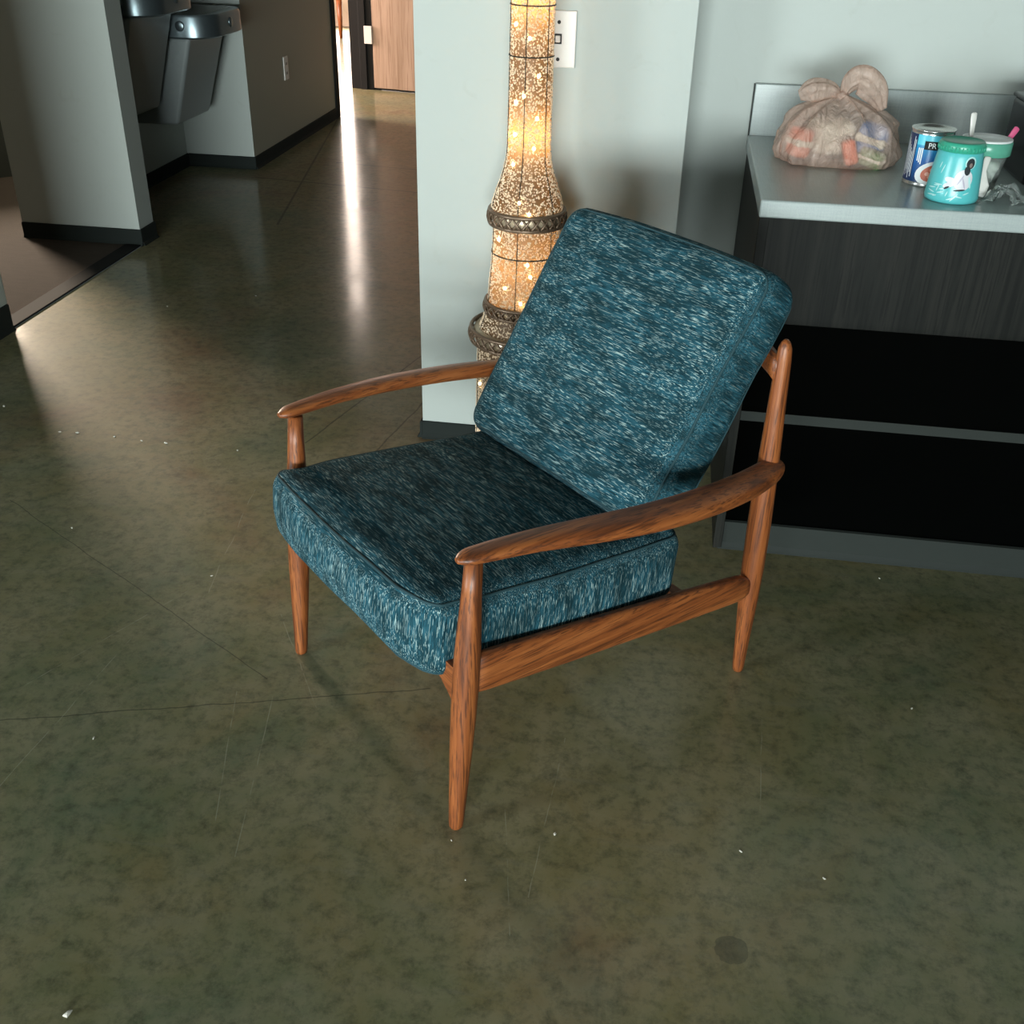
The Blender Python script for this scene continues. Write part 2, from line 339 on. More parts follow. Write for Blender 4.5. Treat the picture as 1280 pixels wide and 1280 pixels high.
for s, fx in ((-1, -.298), (1, .320)):
    leg(legpath((fx, -.383, 0), (s*.312, -.340, .562), FP))
    leg(legpath((s*.304, .375, 0), (s*.300, .362, .775), RP))
# arms: flat paddle at the front, rolled blade towards the back, bowed outwards
def arm(s):
    P = [(.314, -.374, .572), (.315, -.360, .573), (.319, -.335, .574), (.334, -.24, .572), (.352, -.12, .562), (.362, 0, .549), (.360, .12, .536), (.343, .25, .521), (.320, .345, .512), (.308, .382, .510), (.304, .394, .510)]
    HW = [.006, .016, .020, .024, .028, .030, .031, .030, .026, .019, .008]; HT = [.004, .0085, .0105, .013, .016, .0175, .0185, .019, .019, .016, .006]
    RO = [0, 2, 3, 6, 10, 14, 16, 17, 16, 14, 12]
    par = list(zip(HW, HT, RO)); n = 6; C_ = catmull(P, n); Q = catmull([Vector(q) for q in par], n); rings = []
    for i, c in enumerate(C_):
        t = (C_[min(i+1, len(C_)-1)]-C_[max(i-1, 0)]).normalized(); side = t.cross(Vector((0, 0, 1))).normalized(); upv = side.cross(t)
        hw, ht, ro = Q[i]; a = R(ro)
        A = side*math.cos(a)-upv*math.sin(a); B = side*math.sin(a)+upv*math.cos(a)
        ring = ell(c, A*hw, B*ht, 24, .82)
        rings.append([Vector((s*q.x, q.y, q.z)) for q in ring])
    v, f = loft(rings)
    if s < 0: f = [q[::-1] for q in f]
    return mk('armrest', v, f, W_Y, CH)
arm(1); arm(-1)
# side rails, round-shouldered where they meet the rear legs
for s in (-1, 1):
    rings = []
    for tt, hh, th in ((0, .039, .013), (.05, .041, .014), (.3, .0405, .0145), (.7, .0360, .015), (.92, .031, .0155), (.97, .028, .015), (1, .020, .010)):
        rings.append(ell((s*(.316-.010*tt), -.350+.708*tt, .336-.102*tt), (th, 0, 0), (0, 0, hh), 20, .62))
    v, f = loft(rings); mk('side_rail', v, f, W_Y, CH)
# front and rear rails with arched lower edge
for nm, y, zt, zb, zm in (('front_rail', -.362, .352, .262, .315), ('rear_rail', .196, .256, .226, .232)):
    rings = []
    for i in range(25):
        x = -.312+.624*i/24; e = min(1, (.312-abs(x))/.085); lo = zb+(zm-zb)*math.sin(e*PI/2)
        rings.append([Vector((x, y-.012, lo)), Vector((x, y+.012, lo)), Vector((x, y+.012, zt)), Vector((x, y-.012, zt))])
    v, f = loft(rings); mk(nm, v, f, W_X, CH, False)
# webbing under the seat
for y in (-.24, -.13, -.02, .09):
    zz = .304-.096*(y+.352)/.708
    box('seat_strap', -.305, .305, y-.02, y+.02, zz-.002, zz+.002, M_BLACK, CH)
# backrest frame: curved top and bottom rails with slats
def bar_curve(y0, z, bow, hh, th):
    rings = []
    for i in range(21):
        x = -.298+.596*i/20; u = 1-(x/.298)**2; rings.append(ell((x, y0+bow*u, z+.01*u), (0, th, 0), (0, 0, hh), 16, .7))
    return loft(rings)
v, f = bar_curve(.356, .715, .085, .024, .012); mk('back_top_rail', v, f, W_X, CH)
for x in (-.15, -.075, 0, .075, .15):
    u = 1-(x/.298)**2
    a = Vector((x, .204, .236)); b = Vector((x, .356+.085*u, .715+.01*u))
    v, f = loft([ell(a+(b-a)*k/6+Vector((0, .02*math.sin(PI*k/6), 0)), (.014, 0, 0), (0, .006, .002), 12, .7) for k in range(7)]); mk('back_slat', v, f, W_Z, CH)

# seat cushion
def seat_fn(p, h):
    x, y, z = p.x/h[0], p.y/h[1], p.z/h[2]
    if z > 0: p.z += .014*z*max(0, 1-x*x)*max(0, 1-y*y)
    p.y -= .010*max(0, -y)*max(0, 1-x*x)*(1-z*z)      # front bulge
    fr = min(1, max(0, (-p.y-.235)/.045)); fr = fr*fr*(3-2*fr); p.x += x*(.010 if x > 0 else .016)*fr
    cxy = max(0, (abs(x)-.66)/.34)*max(0, (-y-.68)/.32)*(1 if x > 0 else .35); p.x -= math.copysign(.020*cxy, x); p.y += .026*cxy   # front corners swell out ahead of the legs
    p.x += .017*x*max(0, 1-y*y)*(1-.5*z*z)*min(1, max(0, (p.y+.235)/.06))
    nz = noise.noise(Vector((p.x*7, p.y*7, p.z*7+3)))*.004
    p.z += nz*.8; p.y += nz*.6
    if z < 0: p.y += .012*(-z)*max(0, -y)                # lower front edge tucks back
    return p
SH = (.290, .302, .080)
v, f = roundbox(SH, .036, 12, seat_fn)
SC = mk('seat_cushion', v, f, [F_Z, F_X], CH); SC.location = (-.006, -.126, .3665); SC.rotation_euler = (R(-5.6), 0, 0)
SC.data.polygons.foreach_set('material_index', [1 if abs(p.normal.z) > .55 else 0 for p in SC.data.polygons])
tag(SC, 'teal boxed seat cushion flecked with pale threads')
def rrect(hx, hy, r, n=8):
    out = []
    for cx, cy, a0 in ((hx-r, hy-r, 0), (-(hx-r), hy-r, 90), (-(hx-r), -(hy-r), 180), (hx-r, -(hy-r), 270)):
        for i in range(n+1):
            a = R(a0+90*i/n); out.append((cx+r*math.cos(a), cy+r*math.sin(a)))
    # densify straight runs
    res = []
    for i, p in enumerate(out):
        q = out[(i+1) % len(out)]; L = math.hypot(q[0]-p[0], q[1]-p[1]); k = max(1, int(L/.03))
        for j in range(k): res.append((p[0]+(q[0]-p[0])*j/k, p[1]+(q[1]-p[1])*j/k))
    return res
c45 = .036*(1-math.cos(R(45)))
loop = [seat_fn(Vector((x, y, SH[2]-c45)), SH) for x, y in rrect(SH[0]-c45, SH[1]-c45, .030)]
v, f = tubedata(loop, .0030, 8, True); mk('piping', v, f, M_PIPE, SC)
loop = [seat_fn(Vector((x, y, -SH[2]+c45)), SH) for x, y in rrect(SH[0]-c45, SH[1]-c45, .030)]
v, f = tubedata(loop, .0026, 8, True); mk('piping', v, f, M_PIPE, SC)
zp = [(SH[0]+.002, SH[1]-.072, -.030), (SH[0]+.0035, SH[1]-.056, -.026), (SH[0]+.0015, SH[1]-.036, -.021), (SH[0]-.006, SH[1]-.016, -.017)]
v, f = tubedata(catmull(zp, 5), .0016, 6); tag(mk('zip', v, f, M_WHITE, SC), 'white zip end on the rear side of the seat cushion')

# back cushion: local x across, y thickness (front is -y), z along the back
def back_fn(p, h):
    x, y, z = p.x/h[0], p.y/h[1], p.z/h[2]
    if y < 0: p.y -= .020*(-y)*max(0, 1-x*x)*max(0, 1-z*z)
    else: p.y += .012*y*max(0, 1-x*x)*max(0, 1-z*z)
    p.z += .010*max(0, z)*max(0, 1-x*x)
    nz = noise.noise(Vector((p.x*8+5, p.y*8, p.z*8)))*.004; p.y += nz; p.x += nz*.6
    return p
BH = (.292, .058, .268)
v, f = roundbox(BH, .040, 12, back_fn)
BC = mk('back_cushion', v, f, [F_X, F_S], CH); BC.data.polygons.foreach_set('material_index', [1 if abs(p.normal.x) > .45 else 0 for p in BC.data.polygons]); tag(BC, 'teal back cushion leaning in the chair, pale threads running across')
lean = R(32.5); ca, sa = math.cos(lean), math.sin(lean)
# bottom front edge on the seat at y=.085 z=.44
bf = Vector((-.021, .056, .446))
ctr = bf + Vector((0, sa, ca))*BH[2] + Vector((0, ca, -sa))*BH[1]
BC.location = ctr; BC.rotation_euler = (-lean, 0, 0)
c45b = .040*(1-math.cos(R(45)))
loop = [back_fn(Vector((x, -BH[1]+c45b, z)), BH) for x, z in rrect(BH[0]-c45b, BH[2]-c45b, .034)]
v, f = tubedata(loop, .0026, 8, True); mk('piping', v, f, M_PIPE, BC)
loop = [back_fn(Vector((x, BH[1]-c45b, z)), BH) for x, z in rrect(BH[0]-c45b, BH[2]-c45b, .034)]
v, f = tubedata(loop, .0026, 8, True); mk('piping', v, f, M_PIPE, BC)

# ------------------------------------------------------------------ sparkling column lamp
LC = (-.352, 2.70)
LA = empty('column_lamp', (LC[0], LC[1], 0)); tag(LA, 'tall gold beaded column floor lamp with fairy lights against the wall', 'lamp')
def shell_mat():
    t = NT('gold mesh cloth'); n = t.noise(t.pos(), 260, 2); t.set(Base_Color=t.mix(n, (.08, .045, .022), (.26, .15, .08)), Roughness=.5)
    tr = t.n('ShaderNodeBsdfTranslucent'); tr.inputs[0].default_value = (.9, .6, .3, 1); mx = t.n('ShaderNodeMixShader'); mx.inputs[0].default_value = .35
    t.l(t.b.outputs[0], mx.inputs[1]); t.l(tr.outputs[0], mx.inputs[2])
    tp = t.n('ShaderNodeBsdfTransparent'); m2 = t.n('ShaderNodeMixShader'); m2.inputs[0].default_value = .22; t.l(mx.outputs[0], m2.inputs[1]); t.l(tp.outputs[0], m2.inputs[2])
    t.l(m2.outputs[0], t.t.nodes['Material Output'].inputs[0]); return t.m
M_SHELL = shell_mat()
M_BEAD = plain('gold glass bead', (.95, .74, .52), .3, 0)
M_WIRE = plain('dark wire', (.03, .028, .022), .5, .4)
M_RING = plain('pierced bronze', (.20, .135, .09), .4, .5)
M_RINGG = plain('pale gold foil', (.75, .60, .42), .35, .5)
bt = NT('warm bulb'); bt.set(Base_Color=(1, .8, .5)); bt.b.inputs['Emission Color'].default_value = (1, .78, .42, 1); bt.b.inputs['Emission Strength'].default_value = 14
M_BULB = bt.m
PR_ = [(.128, .004), (.127, .10), (.126, .25), (.124, .36), (.122, .44), (.110, .47), (.101, .50), (.096, .53), (.093, .58), (.088, .63), (.085, .70), (.086, .745), (.090, .775), (.083, .80), (.072, .83), (.062, .86), (.055, .89), (.0525, .92), (.0515, 1.0), (.0510, 1.10), (.0500, 1.25), (.0495, 1.45), (.049, 1.62), (.060, 1.67), (.030, 1.72), (.010, 1.80)]
def lr(z):
    for (r0, z0), (r1, z1) in zip(PR_[:-1], PR_[1:]):
        if z0 <= z <= z1: return r0+(r1-r0)*(z-z0)/(z1-z0)
    return .01
v, f = lathe(PR_, 40); mk('column_shell', v, f, M_SHELL, LA)
V, F = [], []
random.seed(3)
zs = []; tot = 0; cum = []
for i in range(360):
    z = .006+i*.005; tot += lr(z); cum.append(tot)
NB = 34000
import bisect
for k in range(NB):
    i = bisect.bisect(cum, random.random()*tot); z = min(1.78, .006+(i+random.random())*.005); a = random.random()*2*PI; r = lr(z)+.0012; b = random.uniform(.0017, .0029)
    e = Vector((math.cos(a), math.sin(a), 0)); c = e*r+Vector((0, 0, z)); tg = Vector((-e.y, e.x, 0)); q = random.random()*PI
    u1 = tg*math.cos(q)+Vector((0, 0, 1))*math.sin(q); u2 = -tg*math.sin(q)+Vector((0, 0, 1))*math.cos(q); b2 = b*random.uniform(.7, 1.5); o = len(V)
    V += [c+u1*b2, c+u2*b, c-u1*b2, c-u2*b, c+e*b]
    F += [(o, o+1, o+4), (o+1, o+2, o+4), (o+2, o+3, o+4), (o+3, o, o+4)]
bd = mk('beads', V, F, M_BEAD, LA, False); bd['kind'] = 'stuff'; bd['label'] = 'gold beads covering the lamp column'
# wire ribs and hoops
for k in range(6):
    a = R(-97+60*k); pts = [Vector((math.cos(a)*(lr(z)+.003), math.sin(a)*(lr(z)+.003), z)) for z in [.01+.02*i for i in range(82)]]
    v, f = tubedata(pts, .0011, 5); mk('wire_rib', v, f, M_WIRE, LA)
def hoop(z, rr=.0016, off=.003):
    r = lr(z)+off; return tubedata([(r*math.cos(2*PI*i/40), r*math.sin(2*PI*i/40), z) for i in range(40)], rr, 6, True)
for z in (.20, .655, 1.13, 1.24, 1.40): v, f = hoop(z); mk('wire_hoop', v, f, M_WIRE, LA)
# pierced bronze rings
def ring(z, R0, h, seg):
    root_parts = []
    rim = []
    for zz, rr in ((z-h/2, R0-.006), (z+h/2, R0-.006)):
        rim.append(tubedata([((rr)*math.cos(2*PI*i/48), rr*math.sin(2*PI*i/48), zz) for i in range(48)], .0055, 8, True))
    v, f = merge(rim); ro = mk('bronze_ring', v, f, M_RING, LA)
    lat = []
    for k in range(seg):
        for sgn in (-1, 1):
            pts = []
            for i in range(5):
                u = i/4; a = 2*PI*(k+sgn*(u-.5))/seg; zz = z-h/2+h*u; rr = R0+.004*math.sin(PI*u)-.004; pts.append((rr*math.cos(a), rr*math.sin(a), zz))
            lat.append(tubedata(pts, .0030, 5))
    v, f = merge(lat); mk('lattice', v, f, M_RING, ro)
    rr = R0-.012; v, f = lathe([(rr-.004, z-h/2), (rr, z-h/4), (rr, z+h/4), (rr-.004, z+h/2)], 40); mk('foil_band', v, f, M_RINGG, ro)
    return ro
ring(.748, .102, .032, 26); ring(.508, .110, .026, 28); ring(.432, .149, .030, 34)
ring(.030, .140, .030, 34)
# fairy lights (angle around the column from the viewer's side, height)
def lamp_pt(px, z):   # px: signed fraction of the visible half width
    return px, z
for k, (fx, z) in enumerate([(.15, 1.172), (.55, 1.09), (-.03, 1.045), (-.40, 1.03), (.55, .995), (-.40, .955), (.45, .925), (-.40, .885), (.02, .80), (.30, .775), (.30, .645), (.38, .615), (.15, .545), (-.6, .70), (-.3, .58), (-.5, 1.2), (.1, 1.32), (-.3, 1.45), (.4, 1.5), (-.75, .30), (-.6, .16), (.2, .35), (.6, .22), (-.2, .1)]):
    a = -PI/2 + R(-7) + math.asin(max(-.95, min(.95, fx))); r = lr(z)+.0045
    v, f = lathe([(.0012, -.0045), (.0032, -.003), (.0042, 0), (.0032, .003), (.0012, .0045)], 8)
    b = mk('fairy_light', v, f, M_BULB, LA); b.location = (r*math.cos(a), r*math.sin(a), z)
for z in (.62, .95, 1.25):
    d = bpy.data.lights.new('fairy_glow', 'POINT'); d.energy = .8; d.color = (1, .66, .32); d.shadow_soft_size = .02
    o = bpy.data.objects.new('fairy_glow', d); COL.objects.link(o); o.parent = LA; o.location = (0, 0, z)

# ------------------------------------------------------------------ wall plates
def plate(name, loc, rz, w_, h_, label, cat, kind):
    e = empty(name, loc, rz); tag(e, label, cat)
    box('face_plate', -w_/2, w_/2, -.007, 0, 0, h_, M_WHITE, e, .0025)
    if kind == 'switch':
        box('toggle_slot', -.004, .014, -.0085, -.006, h_*.42, h_*.60, M_SLOT, e); box('toggle', -.001, .011, -.014, -.008, h_*.45, h_*.57, M_WHITE, e, .002)
        for zz in (h_*.15, h_*.80):
            v, f = lathe([(.0045, 0), (.0045, .0012), (.003, .002)], 12); s_ = mk('screw', v, f, M_SLOT, e); s_.rotation_euler = (R(90), 0, 0); s_.location = (.006, -.0068, zz)
    else:
        for zz in (h_*.28, h_*.68):
            for xx in (-.009, .009): box('socket_slot', xx-.002, xx+.002, -.0085, -.006, zz-.007, zz+.009, M_SLOT, e)
    return e
plate('light_switch', (-.312, 2.865, 1.082), 0, .10, .132, 'white switch plate on the grey wall beside the gold lamp', 'switch', 'switch')
plate('wall_outlet', (WL-.030, 6.74, .40), R(90), .075, .135, 'white outlet plate on the olive corridor wall', 'outlet', 'outlet')

# ------------------------------------------------------------------ drinking fountains in the alcove
def fountain(y0, y1, zt, zb, zbot, xo, label):
    e = empty('drinking_fountain', (-2.83, (y0+y1)/2, zbot)); tag(e, label, 'fountain', 'drinking fountains in the alcove')
    hy = (y1-y0)/2; D = xo+2.83
    def outline(dx, r, inset=0):
        pts = [(0.002, -hy+inset)]
        for i in range(7): a = R(-90+90*i/6); pts.append((dx-r+(r-inset)*math.cos(a), -hy+r+(r-inset)*math.sin(a)))
        for i in range(7): a = R(90*i/6); pts.append((dx-r+(r-inset)*math.cos(a), hy-r+(r-inset)*math.sin(a)))
        pts.append((.002, hy-inset)); return pts
    def extr(rows): return loft([[Vector((x, y, z)) for x, y in outline(dx, r, ins)] for dx, r, ins, z in rows])
    h0, h1 = zb-zbot, zt-zbot
    v, f = extr([(D-.01, .13, .008, h0), (D, .14, 0, h0+.008), (D, .14, 0, h1-.012), (D-.004, .14, .004, h1)]); bs = mk('basin', v, f, M_STEEL, e)
    bs.data.polygons.foreach_set('use_smooth', [True]*len(bs.data.polygons)); mm = bs.modifiers.new('es', 'EDGE_SPLIT'); mm.split_angle = R(35)
    v, f = extr([(D-.035, .11, .035, h1+.0005), (D-.03, .11, .030, h1+.001)]); mk('bowl', v, f, M_SINK, bs, False)
    # cooler body, front raked back towards the wall
    yy = hy-.03; w0, w1 = D-.13, D-.26
    v = [(0.002, -yy, 0), (w1, -yy+.02, 0), (w1, yy-.02, 0), (0.002, yy, 0), (0.002, -yy, h0), (w0, -yy, h0), (w0, yy, h0), (0.002, yy, h0)]
    o = mk('cooler_body', v, [(3, 2, 1, 0), (4, 5, 6, 7), (0, 1, 5, 4), (1, 2, 6, 5), (2, 3, 7, 6), (3, 0, 4, 7)], M_GREYP, e, False)
    m = o.modifiers.new('b', 'BEVEL'); m.width = .018; m.segments = 4
    # push buttons on front and near side, spout
    for (bx, by, rz) in ((D+.001, 0, 0), (D-.16, -hy-.001, -90)):
        v, f = lathe([(.024, -.004), (.024, .003), (.019, .006), (.0, .0065)], 20); b = mk('push_button', v, f, M_STEEL, e); b.rotation_euler = (0, R(90), R(rz)); b.location = (bx, by, h0+(h1-h0)*.55)
    v, f = tubedata(catmull([(.10, -.05, h1), (.10, -.05, h1+.05), (.14, -.03, h1+.07), (.18, -.01, h1+.055)], 5), .011, 10); mk('spout', v, f, M_STEEL, e)
    box('back_plate', .001, .02, -hy, hy, h1-.01, h1+.10, M_STEEL, e, .004)
    return e
fountain(5.43, 5.95, .885, .775, .35, -2.315, 'lower stainless drinking fountain in the alcove, nearer the corridor')
fountain(4.88, 5.41, 1.045, .925, .46, -2.345, 'higher stainless drinking fountain beside the front pier')

# ------------------------------------------------------------------ far table leg in the sunlit room
FT = empty('side_table', (-3.66, 12.2, 0)); tag(FT, 'brown wooden table in the sunlit far room', 'table')
box('table_top', -1.2, .12, -.25, .4, .42, .46, M_DOORW if False else W_X, FT, .005)
for x, y in ((0, -.15), (-1.05, -.15), (0, .3), (-1.05, .3)):
    v, f = loft([ell((x, y, 0), (.018, 0, 0), (0, .018, 0), 12), ell((x, y, .42), (.035, 0, 0), (0, .035, 0), 12)]); mk('leg', v, f, W_Z, FT)

# ------------------------------------------------------------------ counter unit
CT = empty('countertop', (.2, 2.34, .91)); tag(CT, 'grey linen laminate countertop on the dark cabinet', 'countertop')
XR = 1.75
v, f = boxdata(0, XR, 0, .70, -.038, 0); o = mk('top_slab', v, f, M_TOP, CT, False); m = o.modifiers.new('b', 'BEVEL'); m.width = .0035; m.segments = 2
BS = empty('backsplash', (.2, 2.34, .91)); tag(BS, 'grey laminate backsplash strip along the wall behind the countertop', 'backsplash')
box('splash_panel', .004, XR, .701, .719, -.038, .130, M_TOP, BS, .002); box('splash_end', .001, .0035, .701, .719, -.036, .128, M_EDGE, BS)
CB = empty('open_cabinet', (.205, 2.40, 0)); tag(CB, 'dark open cabinet with one shelf under the grey countertop', 'cabinet')
box('side_panel', 0, .022, -.02, .655, .0, .872, M_CAB, CB, .001); box('side_panel', XR-.03, XR-.01, 0, .655, .0, .872, M_CAB, CB, .001)
box('back_panel', .022, XR-.03, .635, .652, .08, .872, M_CAB, CB)
sh = box('shelf', .022, XR-.03, .003, .635, .363, .386, M_SHELFTOP, CB); box('edge_band', .022, XR-.03, -.001, .003, .362, .387, M_EDGE, sh)
box('bottom_deck', .022, XR-.03, .0, .635, .062, .078, M_SHELFTOP, CB)
v, f = loft([[Vector((x, -.004, .0)), Vector((x, -.022, .0)), Vector((x, -.018, .006)), Vector((x, -.012, .016)), Vector((x, -.012, .077)), Vector((x, -.004, .079))] for x in (.012, XR-.02)]); tag(mk('kick_base', v, f, M_EDGE, CB, False), 'grey-green rubber kick strip')

# ------------------------------------------------------------------ things on the counter
ZC = .91
def arcpatch(r, a0, a1, z0, z1, n=14, m=1):
    V = [(r*math.cos(a0+(a1-a0)*i/n), r*math.sin(a0+(a1-a0)*i/n), z0+(z1-z0)*j/m) for j in range(m+1) for i in range(n+1)]
    return V, [(j*(n+1)+i, j*(n+1)+i+1, (j+1)*(n+1)+i+1, (j+1)*(n+1)+i) for j in range(m) for i in range(n)]
def wrapdata(pts2, r, a0, z0):
    """flat outline (s along the surface, t up) fan-filled and wrapped round a cylinder"""
    cx = sum(p[0] for p in pts2)/len(pts2); cy = sum(p[1] for p in pts2)/len(pts2)
    rr = r if callable(r) else (lambda z: r)
    n = len(pts2); K = 5; P = [(cx, cy)]+[(cx+(x-cx)*k/K, cy+(y-cy)*k/K) for k in range(1, K+1) for x, y in pts2]
    V = [(rr(z0+t)*math.cos(a0+s/rr(z0+t)), rr(z0+t)*math.sin(a0+s/rr(z0+t)), z0+t) for s, t in P]
    F = [(0, 1+i, 1+(i+1) % n) for i in range(n)]
    for k in range(K-1): F += [(1+k*n+i, 1+(k+1)*n+i, 1+(k+1)*n+(i+1) % n, 1+k*n+(i+1) % n) for i in range(n)]
    return V, F
def oval(cx, cy, rx, ry, n=18, rot=0): return [(cx+rx*math.cos(2*PI*i/n)*math.cos(rot)-ry*math.sin(2*PI*i/n)*math.sin(rot), cy+rx*math.cos(2*PI*i/n)*math.sin(rot)+ry*math.sin(2*PI*i/n)*math.cos(rot)) for i in range(n)]
def text_on(txt, size, r, a0, z0, mat, parent, name, rot90=False):
    cu = bpy.data.curves.new('txt', 'FONT'); cu.body = txt; cu.size = size; cu.align_x = 'CENTER'; cu.resolution_u = 3
    to = bpy.data.objects.new('txt', cu); COL.objects.link(to); dg = bpy.context.evaluated_depsgraph_get(); me = to.evaluated_get(dg).to_mesh()
    P = [(q.co.x, q.co.y) for q in me.vertices]; Fc = [tuple(p.vertices) for p in me.polygons]
    if rot90: P = [(-y, x) for x, y in P]
    bpy.data.objects.remove(to)
    rr = r if callable(r) else (lambda z: r)
    V = [(rr(z0+y)*math.cos(a0+x/rr(z0+y)), rr(z0+y)*math.sin(a0+x/rr(z0+y)), z0+y) for x, y in P]
    return mk(name, V, Fc, mat, parent, False)
# soup can
cb_ = NT('blue can label'); zz_ = cb_.n('ShaderNodeSeparateXYZ'); cb_.l(cb_.pos(), zz_.inputs[0])
cb_.set(Base_Color=cb_.ramp(cb_.math('MULTIPLY', zz_.outputs[2], 8.5), [(.10, (.006, .03, .10)), (.45, (.012, .10, .33)), (.70, (.02, .26, .50)), (.72, (.10, .55, .68))]), Roughness=.3)
M_CANB = cb_.m; M_CANSIDE = plain('dark blue print', (.012, .03, .09), .35); M_TIN = plain('tin', (.62, .62, .60), .25, .9)
M_PWHITE = plain('white print', (.80, .82, .82), .4); M_PBLACK = plain('black print', (.015, .015, .015), .4); M_RED = plain('soup red', (.55, .12, .06), .4); M_PINKS = plain('soup pink', (.75, .38, .28), .4)
CAN = empty('soup_can', (.578, 2.585, ZC)); tag(CAN, 'blue labelled soup can standing beside the plastic bag', 'can'); CAN.scale = (1.06, 1.06, 1.08)
RC = .044
v, f = lathe([(.040, .0), (.0435, .001), (.0445, .003), (.043, .006), (RC, .009), (RC, .104), (.043, .107), (.0455, .110), (.0455, .1125), (.042, .1125), (.041, .108), (.0, .108)], 40); mk('can_body', v, f, M_TIN, CAN)
v, f = arcpatch(RC+.0005, 0, 2*PI, .0095, .1035, 48); lab = mk('paper_label', v, f, M_CANB, CAN)
va = -PI/2+R(-12)     # direction to the viewer
v, f = arcpatch(RC+.0009, va-R(78), va-R(38), .0095, .1035, 12); mk('ingredients_panel', v, f, M_CANSIDE, lab)
for k in range(8):
    a = va-R(74)+R(4.4)*k; lo = .014+.004*((k*3) % 5); hi = .098-.006*((k*7) % 6)
    v, f = arcpatch(RC+.0013, a, a+R(1.8), lo, hi, 2); mk('print_line', v, f, M_PWHITE, lab)
v, f = arcpatch(RC+.0011, va-R(16), va+R(34), .0755, .0925, 14); mk('name_box', v, f, M_PBLACK, lab)
text_on('PR', .0150, RC+.0016, va+R(4), .0790, M_PWHITE, lab, 'lettering')
for k in range(3): v, f = arcpatch(RC+.0013, va-R(30)+R(5)*k, va-R(27)+R(5)*k, .052-.003*k, .078, 2); mk('print_line', v, f, M_PWHITE, lab)
v, f = wrapdata(oval(.012, .024, .034, .0225, 22, .3), RC+.0011, va, .006); mk('bowl_print', v, f, M_PWHITE, lab)
v, f = wrapdata(oval(.016, .024, .026, .0165, 20, .3), RC+.0015, va, .006); mk('soup_print', v, f, M_RED, lab)
for ox, oy in ((.004, .022), (.012, .030), (.010, .016), (.020, .024)): v, f = wrapdata(oval(ox, oy, .005, .004, 10), RC+.0019, va, .006); mk('soup_bit', v, f, M_PINKS, lab)
# turquoise jar
M_JAR = plain('turquoise plastic', (.10, .50, .52), .28); M_LID = plain('green lid', (.04, .36, .24), .3); M_JPALE = plain('pale aqua', (.45, .75, .74), .35); M_HAIR = plain('dark print', (.03, .035, .04), .4); M_ROBE = plain('robe print', (.66, .66, .70), .4); M_JFACE = plain('face print', (.22, .17, .15), .4); M_JSH = plain('lilac print', (.45, .42, .52), .4)
JAR = empty('turquoise_jar', (.611, 2.446, ZC)); tag(JAR, 'turquoise drink powder jar with green lid at the counter front', 'jar'); JAR.scale = (1.03, 1.03, 1.08)
JP = [(.048, 0), (.0525, .002), (.0545, .008), (.0535, .020), (.0500, .055), (.0460, .088), (.0445, .094), (.043, .097)]
def jr(z):
    for (r0, z0), (r1, z1) in zip(JP[:-1], JP[1:]):
        if z0 <= z <= z1: return r0+(r1-r0)*(z-z0)/(z1-z0)
    return .044
v, f = lathe(JP, 40); mk('jar_body', v, f, M_JAR, JAR)
v, f = lathe([(.0440, .096), (.0462, .097), (.0462, .108), (.0445, .112), (.042, .115), (.0405, .113), (.0, .113)], 40); ld = mk('lid', v, f, M_LID, JAR)
for k in range(40):
    a = 2*PI*k/40; v, f = tubedata([(.0465*math.cos(a), .0465*math.sin(a), .098), (.0465*math.cos(a), .0465*math.sin(a), .107)], .0011, 5); mk('lid_ridge', v, f, M_LID, ld)
vj = -PI/2+R(-12); off = lambda d: (lambda z: jr(z)+d)
jl = mk('jar_label', *arcpatch(.0006, 0, .01, 0, .01, 1), M_JAR, JAR); bpy.data.objects.remove(jl)
v, f = wrapdata(oval(.016, .036, .019, .020, 20), off(.0009), vj, .012); pl = mk('picture_print', v, f, M_ROBE, JAR)
for dat, mt, d in ((oval(-.008, .034, .013, .006, 16, -.25), M_ROBE, .0011), (oval(-.010, .026, .013, .005, 16, .35), M_ROBE, .0012), (oval(.024, .068, .0115, .012, 16), M_JPALE, .0010), (oval(.024, .067, .0088, .0100, 16), M_HAIR, .0014), (oval(.020, .054, .0062, .0090, 14, .2), M_HAIR, .0014), (oval(.025, .064, .0034, .0045, 10), M_JFACE, .0018), (oval(-.014, .020, .006, .0020, 10, .5), M_HAIR, .0016), (oval(.012, .017, .012, .0018, 12, .1), M_HAIR, .0016), (oval(.030, .032, .0025, .012, 12, .3), M_JPALE, .0016), (oval(.010, .036, .0016, .011, 12, -.5), M_JSH, .0016), (oval(.018, .030, .0016, .011, 12, .4), M_JSH, .0016)):
    v, f = wrapdata(dat, off(d), vj, .012); mk('figure_print', v, f, mt, pl)
random.seed(5)
for k in range(16):
    s0 = random.uniform(-.05, .03); t0 = random.uniform(.004, .016) if k > 6 else random.uniform(.02, .07); L_ = random.uniform(.010, .022); an = random.uniform(-.2, 1.3)
    if k <= 6: s0 = random.uniform(-.055, -.02)
    v, f = wrapdata(oval(s0, t0, L_/2, .0012, 10, an), off(.0012), vj, .008); mk('splash_print', v, f, M_JPALE, JAR)
